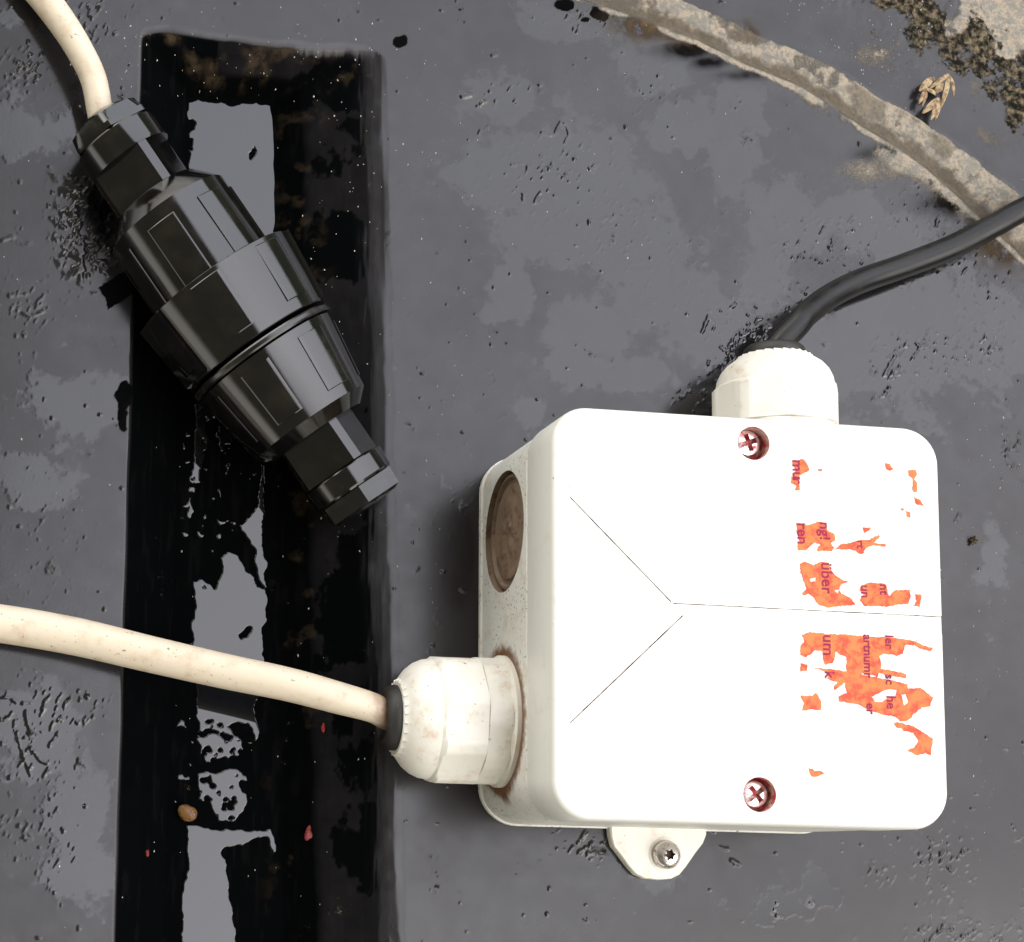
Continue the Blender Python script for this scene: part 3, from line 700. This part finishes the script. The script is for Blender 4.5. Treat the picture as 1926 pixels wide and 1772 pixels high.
def jag(poly, step=1.6, amp=1.1):
    o = []
    for i, (x0, y0) in enumerate(poly):
        x1, y1 = poly[(i + 1) % len(poly)]; L = math.hypot(x1 - x0, y1 - y0); n = max(1, int(L / (step * 2.2)))
        for k in range(n):
            f = k / n; o.append((x0 + (x1 - x0) * f + random.uniform(-amp, amp), y0 + (y1 - y0) * f + random.uniform(-amp, amp)))
    return o
def curve_mesh(name, polys, z, thick, mat):
    cu = bpy.data.curves.new(name, 'CURVE'); cu.dimensions = '2D'; cu.fill_mode = 'BOTH'; cu.extrude = thick / 2 * S
    for poly in polys:
        sp = cu.splines.new('POLY'); sp.points.add(len(poly) - 1); sp.use_cyclic_u = True
        for pt, (x, y) in zip(sp.points, poly):
            p = at(x, y, z); pt.co = (p[0] * S, p[1] * S, 0, 1)
    o = bpy.data.objects.new(name, cu); COL.objects.link(o)
    dg = bpy.context.evaluated_depsgraph_get(); dg.update()
    me = bpy.data.meshes.new_from_object(o.evaluated_get(dg)); me.name = name
    bpy.data.objects.remove(o)
    me.materials.clear(); me.materials.append(mat)
    n = bpy.data.objects.new(name, me); COL.objects.link(n)
    n.location = (0, 0, z * S)
    return n
bpy.context.view_layer.update()
stick = curve_mesh('torn_sticker', [jag(p) for p in PIECES] + [jag(p, 1.6, 0.7) for p in PIECE_HOLES], H_ + 0.05, 0.07, M_STICK)
bpy.context.view_layer.update()
TEXTS = [('mu', 1491, 864, 3.1), ('r', 1491, 898, 3.1), ('ren', 1500, 983, 3.1), ('ng!', 1542, 981, 3.1), ('über', 1545, 1057, 3.3), ('um', 1548, 1193, 3.3), ('k', 1552, 1262, 2.8),
         ('un', 1620, 1100, 2.6), ('nt', 1655, 1098, 2.6), ('artnumr', 1624, 1193, 2.55), ('er', 1630, 1322, 2.5), ('ler', 1665, 1194, 2.5), ('sc', 1666, 1268, 2.5), ('he', 1668, 1308, 2.7), ('rt', 1612, 1016, 2.2)]
verts, faces = [], []
for s_, bx, by, size in TEXTS:
    fc = bpy.data.curves.new('text', 'FONT'); fc.body = s_; fc.size = size * S; fc.resolution_u = 4; fc.extrude = 0.012 * S; fc.offset = 0.00006
    o = bpy.data.objects.new('text', fc); COL.objects.link(o)
    dg = bpy.context.evaluated_depsgraph_get(); dg.update()
    me = bpy.data.meshes.new_from_object(o.evaluated_get(dg)); p = at(bx, by, H_ + 0.1)
    base_i = len(verts)
    verts += [(p[0] * S + v.co.y, p[1] * S - v.co.x, (H_ + 0.105) * S + v.co.z) for v in me.vertices]
    faces += [[base_i + i for i in f.vertices] for f in me.polygons]
    bpy.data.objects.remove(o); bpy.data.meshes.remove(me)
me = bpy.data.meshes.new('lettering'); me.from_pydata(verts, [], faces); me.materials.append(M_INK)
let = bpy.data.objects.new('lettering', me); COL.objects.link(let)
attach(let, stick); attach(stick, jb)
stick['label'] = 'torn orange warning sticker with purple print on the lid'

# ------------------------------------------------------------------ cables
def cable(name, ctrl, rad, mat, label, n=16):
    """ctrl rows: x, y, z, radius (mm)"""
    c_ = spline(ctrl, n); bm = bmesh.new()
    tube(bm, [tuple(p[:3]) for p in c_], [float(p[3]) for p in c_])
    return tag(finish(name, bm, mat, None, 60), label, 'cable')
def P(px, py, z, r): return (*at(px, py, z), r)
cable('white_cable', [(-19, 20.6, 14.6, 2.95), (-23.5, 20.8, 14.8, 2.95), P(700, 1331, 15.6, 3.05), P(630, 1311, 16.5, 3.3), P(540, 1287, 15.5, 3.45), P(420, 1262, 13, 3.6), P(280, 1230, 10, 3.75), P(140, 1197, 7.4, 3.9), P(0, 1173, 5.6, 3.95), P(-140, 1158, 4.6, 3.95), P(-420, 1150, 4.2, 3.95), P(-1300, 1150, 4.2, 3.95)],
      3.4, M_CABLE_W, 'cream white cable running in from the left into the lower gland of the box')
cable('black_cable', [(61.2, D_ + 19, 14.6, 2.78), (61.3, D_ + 24, 14.6, 2.78), P(1497, 614, 14.0, 2.78), P(1518, 590, 12.6, 2.78), P(1560, 558, 9.8, 2.78), P(1620, 528, 7.4, 2.78), P(1700, 500, 6.0, 2.78), P(1790, 465, 5.4, 2.78), P(1870, 424, 5.6, 2.78), P(1945, 385, 6.0, 2.78), P(2150, 300, 8, 2.78), P(2500, 180, 8, 2.78)],
      3.1, M_CABLE_B, 'black cable from the far gland of the box to the dirty rim')

# ------------------------------------------------------------------ cable connector lying across the recess
ZA = 10.2
a0 = Vector(at(192, 225, ZA + 0.3)); a1 = Vector(at(690, 953, ZA - 0.9))
K = (a1 - a0).length / 882.0
ax = (a1 - a0).normalized(); vx = Vector((0, 0, 1)); ux = ax.cross(vx).normalized()
if ux.x < 0: ux = -ux
vx = ux.cross(ax).normalized()
if vx.z < 0: vx = -vx
cn = thing('cable_connector', at(440, 590, 0), 'black round inline cable connector lying across the wet recess', 'connector')
def sect(name, prof, n=120, mat=M_BLACK, parent=cn, extra=None, sharp=20):
    bm = bmesh.new()
    loft(bm, [frame_ring(a0, ax, ux, vx, s * K, (lambda f: (lambda th: f(th) * K))(r) if callable(r) else r * K, n) for s, r in prof])
    if extra: extra(bm)
    return finish(name, bm, mat, parent, sharp)
def pads(bm, s0, s1, r0, r1, th0, width, count, raise_=2.6, step=None):
    step = step or 360 / count
    for c_ in range(count):
        A0, A1 = R(th0 + c_ * step), R(th0 + c_ * step + width)
        nth = 10; e = R(0.8)
        def pt(s, th, up):
            r = (r0 + (r1 - r0) * (s - s0) / (s1 - s0) + up) * K
            return a0 + ax * (s * K) + (vx * math.cos(th) + ux * math.sin(th)) * r
        rings = []
        for up, ins in ((-6, 0), (raise_ * 0.75, 0), (raise_, 1.4)):
            ths = [A0 + e * ins + (A1 - A0 - 2 * e * ins) * k / nth for k in range(nth + 1)]
            ring = [pt(s0 + ins, th, up) for th in ths] + [pt(s1 - ins, th, up) for th in reversed(ths)]
            rings.append(ring)
        rs = [[bm.verts.new(p) for p in ring] for ring in rings]
        for r_a, r_b in zip(rs, rs[1:]): ring_faces(bm, r_a, r_b)
        top = rs[-1]
        for k in range(nth): bm.faces.new((top[k], top[k + 1], top[2 * nth + 1 - k - 1], top[2 * nth + 1 - k]))
hx = poly_r(84, 74, 6, R(16)); hx2 = poly_r(80, 76, 12, R(4))
sq = poly_r(84, 65.5, 4, R(-36))
sect('cap_nut', [(-8, 36), (-6, 40), (0, 58), (4, 66), (8, poly_r(74, 70, 6, R(16))), (30, hx), (40, hx), (41, hx)], mat=M_BLACK)
sect('cap_nut', [(844, poly_r(84, 72, 6, R(18))), (846, poly_r(84, 72, 6, R(18))), (878, poly_r(82, 71, 6, R(18))), (882, 66), (884, 46), (884, 20)], mat=M_BLACK_END)
sect('end_collar', [(42, 70), (43, 81), (46, 83), (90, 84), (95, 85), (95.5, 70)])
sect('end_collar', [(800, 70), (801, 82), (803, 83), (838, 82), (842, 80), (843, 66)])
sect('flat_neck', [(94, 60), (95, sq), (186, sq), (190, 60)])
sect('flat_neck', [(700, 60), (702, sq), (798, sq), (799, 60)])
sect('front_body', [(176, 62), (178, 86), (181, 91), (220, 124.5), (378, 125.5), (379, 90)], extra=lambda bm: pads(bm, 246, 376, 125.5, 125.5, 12.5, 27, 7))
sect('coupling_ring', [(374, 100), (374.5, 163), (376, 165), (518, 150), (520, 148), (521, 110)], extra=lambda bm: pads(bm, 384, 498, 162, 152, 19, 23, 7, 3.2))
sect('flange', [(527, 100), (528, 150), (531, 152), (538, 152), (541, 150), (542, 100)], mat=M_BLACK_END)
sect('rear_body', [(543, 100), (543.5, 144), (545, 146), (692, 123), (716, 98), (717, 84), (718, 60)], extra=lambda bm: pads(bm, 562, 672, 143.3, 126.1, 11, 25, 7))
# ears of the coupling ring
def ears(bm):
    for th in (R(78), R(-76)):
        pts = []
        for s, r in ((374, 150), (376, 172), (512, 158), (520, 140)):
            pts.append((s, r))
        for sgn in (0,):
            rings = []
            for dth in (-R(16), R(16)):
                rings.append([a0 + ax * (s * K) + (vx * math.cos(th + dth) + ux * math.sin(th + dth)) * (r * K) for s, r in pts])
            loft(bm, rings)
bm = bmesh.new(); ears(bm); finish('locking_ear', bm, M_BLACK, cn, 24)
# the cable that leaves it
pc = a0 - ax * 0.2; pin = a0 + ax * 3.0
cable('white_cable', [(*pin, 2.75), (*pc, 2.75), P(176, 150, 9.6, 2.8), P(146, 88, 8, 2.95), P(108, 30, 6.4, 3.15), P(62, -28, 5, 3.3), P(0, -90, 4, 3.3), P(-120, -190, 3.5, 3.3), P(-700, -560, 3.5, 3.3)], 2.8, M_CABLE_W,
      'short cream white cable at the top left entering the black connector')

# ------------------------------------------------------------------ small things lying about
def surf_z(px, py):
    z = 0.0
    for _ in range(12):
        p = at(px, py, z)
        z += 0.6 * (Z[min(np.searchsorted(gy, p[1]), len(gy) - 1), min(np.searchsorted(gx, p[0]), len(gx) - 1)] - z)
    return z
def lump(name, px, py, z, size, mat, seed, label, cat, squash=0.6, group=None, rough=0.35):
    rnd = random.Random(seed); p = at(px, py, z)
    bm = bmesh.new(); bmesh.ops.create_icosphere(bm, subdivisions=3, radius=1.0)
    offs = [Vector((rnd.uniform(-1, 1), rnd.uniform(-1, 1), rnd.uniform(-1, 1))).normalized() for _ in range(12)]
    for v in bm.verts:
        k = 1 + rough * sum(max(0, v.co.normalized().dot(o_)) ** 6 * (1 if i % 2 else -0.6) for i, o_ in enumerate(offs)) * 0.6
        v.co = Vector((v.co.x * k * size[0] + p[0], v.co.y * k * size[1] + p[1], v.co.z * k * size[2] * squash + z))
    return tag(finish(name, bm, mat, None, 60), label, cat, group)
lump('pebble', 354, 1530, FLOOR + 1.0, (2.1, 1.8, 1.6), M_PEB, 3, 'small wet brown pebble at the edge of the puddle in the recess', 'pebble')
bm = bmesh.new(); rnd = random.Random(5); p = at(1829, 1018, 0.3)
for k in range(26):
    a = rnd.uniform(0, 6.28); d_ = abs(rnd.gauss(0, 0.75)); x, y = p[0] + d_ * math.cos(a) * 0.7, p[1] + d_ * math.sin(a) * 1.2; r = rnd.uniform(0.15, 0.5)
    g = bmesh.ops.create_icosphere(bm, subdivisions=1, radius=r)
    for v in g['verts']: v.co = Vector((v.co.x + x, v.co.y + y, v.co.z * 0.7 + 0.35 + rnd.random() * 0.5))
for k in range(7):
    a = rnd.uniform(0.3, 2.4); L = rnd.uniform(0.8, 1.9)
    tube(bm, [(p[0] + t_ * L * math.cos(a), p[1] + t_ * L * math.sin(a), 0.5 + 0.5 * math.sin(t_ * 3)) for t_ in (0, .33, .66, 1)], [0.09, 0.08, 0.06, 0.03], 6)
tag(finish('dirt_clump', bm, M_CLOD, None, 60), 'tiny dark clump of dirt on the black panel to the right of the box', 'dirt')
for i, (px, py, z, sz) in enumerate(((581, 1566, FLOOR * 0.62, 0.95), (608, 1366, FLOOR * 0.5, 0.6), (277, 1606, FLOOR * 0.42, 0.5))):
    lump('paint_flake', px, py, surf_z(px, py) + 0.25, (sz * 0.8, sz * 1.3, 0.5), M_RED, 20 + i,
         ('largest red paint flake, on the slope of the recess near the bottom of the photo', 'red paint flake on the slope of the recess just below the white cable', 'red paint flake on the left slope of the recess beside the puddle')[i],
         'paint flake', 0.6, 'red paint flakes in the recess', 0.7)
# dry husk on the rim
bm = bmesh.new(); rnd = random.Random(9)
def blade(p0, p1, wd, lift, z):
    A, B = np.array(at(*p0, z)), np.array(at(*p1, z)); d_ = (B - A); L = np.linalg.norm(d_); d_ /= L; n_ = np.array([-d_[1], d_[0], 0])
    rows = []
    for k in range(9):
        f = k / 8; c_ = A + d_ * L * f + np.array([0, 0, lift * math.sin(math.pi * f) + 0.15]); ww = wd * (math.sin(math.pi * (0.12 + 0.85 * f)) ** 0.7)
        rows.append([bm.verts.new(c_ + n_ * ww * q_ + np.array([0, 0, 0.25 * wd * (1 - q_ * q_)])) for q_ in (-1, -0.4, 0.4, 1)] + [bm.verts.new(c_ + n_ * ww * q_ + np.array([0, 0, 0.25 * wd * (1 - q_ * q_) - 0.12])) for q_ in (1, 0.4, -0.4, -1)])
    for r_a, r_b in zip(rows, rows[1:]): ring_faces(bm, r_a, r_b)
    bm.faces.new(rows[0]); bm.faces.new(rows[-1][::-1])
for p0, p1, wd, lf in (((1784, 140), (1746, 168), .55, .8), ((1783, 141), (1768, 205), .6, .9), ((1786, 144), (1793, 182), .45, .6), ((1738, 168), (1760, 180), .5, .7), ((1740, 170), (1727, 196), .55, .4), ((1742, 172), (1734, 200), .35, .5),
                       ((1765, 186), (1734, 214), .8, .6), ((1766, 187), (1750, 226), .75, .5), ((1766, 188), (1758, 228), .5, .5), ((1752, 148), (1728, 172), .9, .4), ((1774, 158), (1756, 176), .9, .5), ((1755, 145), (1756, 158), .25, .3)):
    blade(p0, p1, wd, lf, 2.0)
tag(finish('dry_husk', bm, M_STRAW, None, 60), 'crumpled dry straw-coloured seed husk lying by the dirty rim', 'seed husk')

# pale grit: more specks than one could count
GR, _, _ = recess(np.zeros(1), np.zeros(1))
xs, ys = [], []
rnd = random.Random(31)
for _ in range(330): xs.append(rnd.uniform(-110, 135)); ys.append(rnd.uniform(-28, 200))
for cx, cy, n, sx_, sy_ in ((640, 250, 60, 60, 220), (640, 1000, 40, 60, 300), (450, 100, 60, 130, 45), (820, 400, 30, 40, 200), (840, 950, 40, 50, 120), (1870, 800, 50, 40, 200), (1850, 1300, 40, 50, 200), (1620, 110, 70, 70, 40), (1520, 5, 20, 30, 12), (1700, 60, 40, 60, 40), (260, 90, 20, 15, 60)):
    for _ in range(n):
        p = at(rnd.gauss(cx, sx_), rnd.gauss(cy, sy_)); xs.append(p[0]); ys.append(p[1])
xs, ys = np.array(xs), np.array(ys)
ii = np.clip(np.searchsorted(gx, xs), 0, len(gx) - 1); jj = np.clip(np.searchsorted(gy, ys), 0, len(gy) - 1)
zs = Z[jj, ii]
bm = bmesh.new()
for x, y, z in zip(xs, ys, zs):
    if -9 < x < 85 and -12 < y < 88: continue
    r = rnd.choice((0.06, 0.07, 0.08, 0.1, 0.12, 0.17)); e = rnd.uniform(1.0, 2.2); a = rnd.gauss(0, 0.3)
    pts = [(r, 0, 0), (0, r * e, 0), (-r, 0, 0), (0, -r * e, 0)]
    ca, sa = math.cos(a), math.sin(a)
    vs = [bm.verts.new((x + px_ * ca - py_ * sa, y + px_ * sa + py_ * ca, z + 0.05)) for px_, py_, _ in pts]
    tpv = bm.verts.new((x, y, z + r * 0.9 + 0.05)); btv = bm.verts.new((x, y, z - 0.1))
    for k in range(4):
        bm.faces.new((vs[k], vs[(k + 1) % 4], tpv)); bm.faces.new((vs[(k + 1) % 4], vs[k], btv))
gr = finish('grit', bm, M_DUST, None, 60)
gr['kind'] = 'stuff'
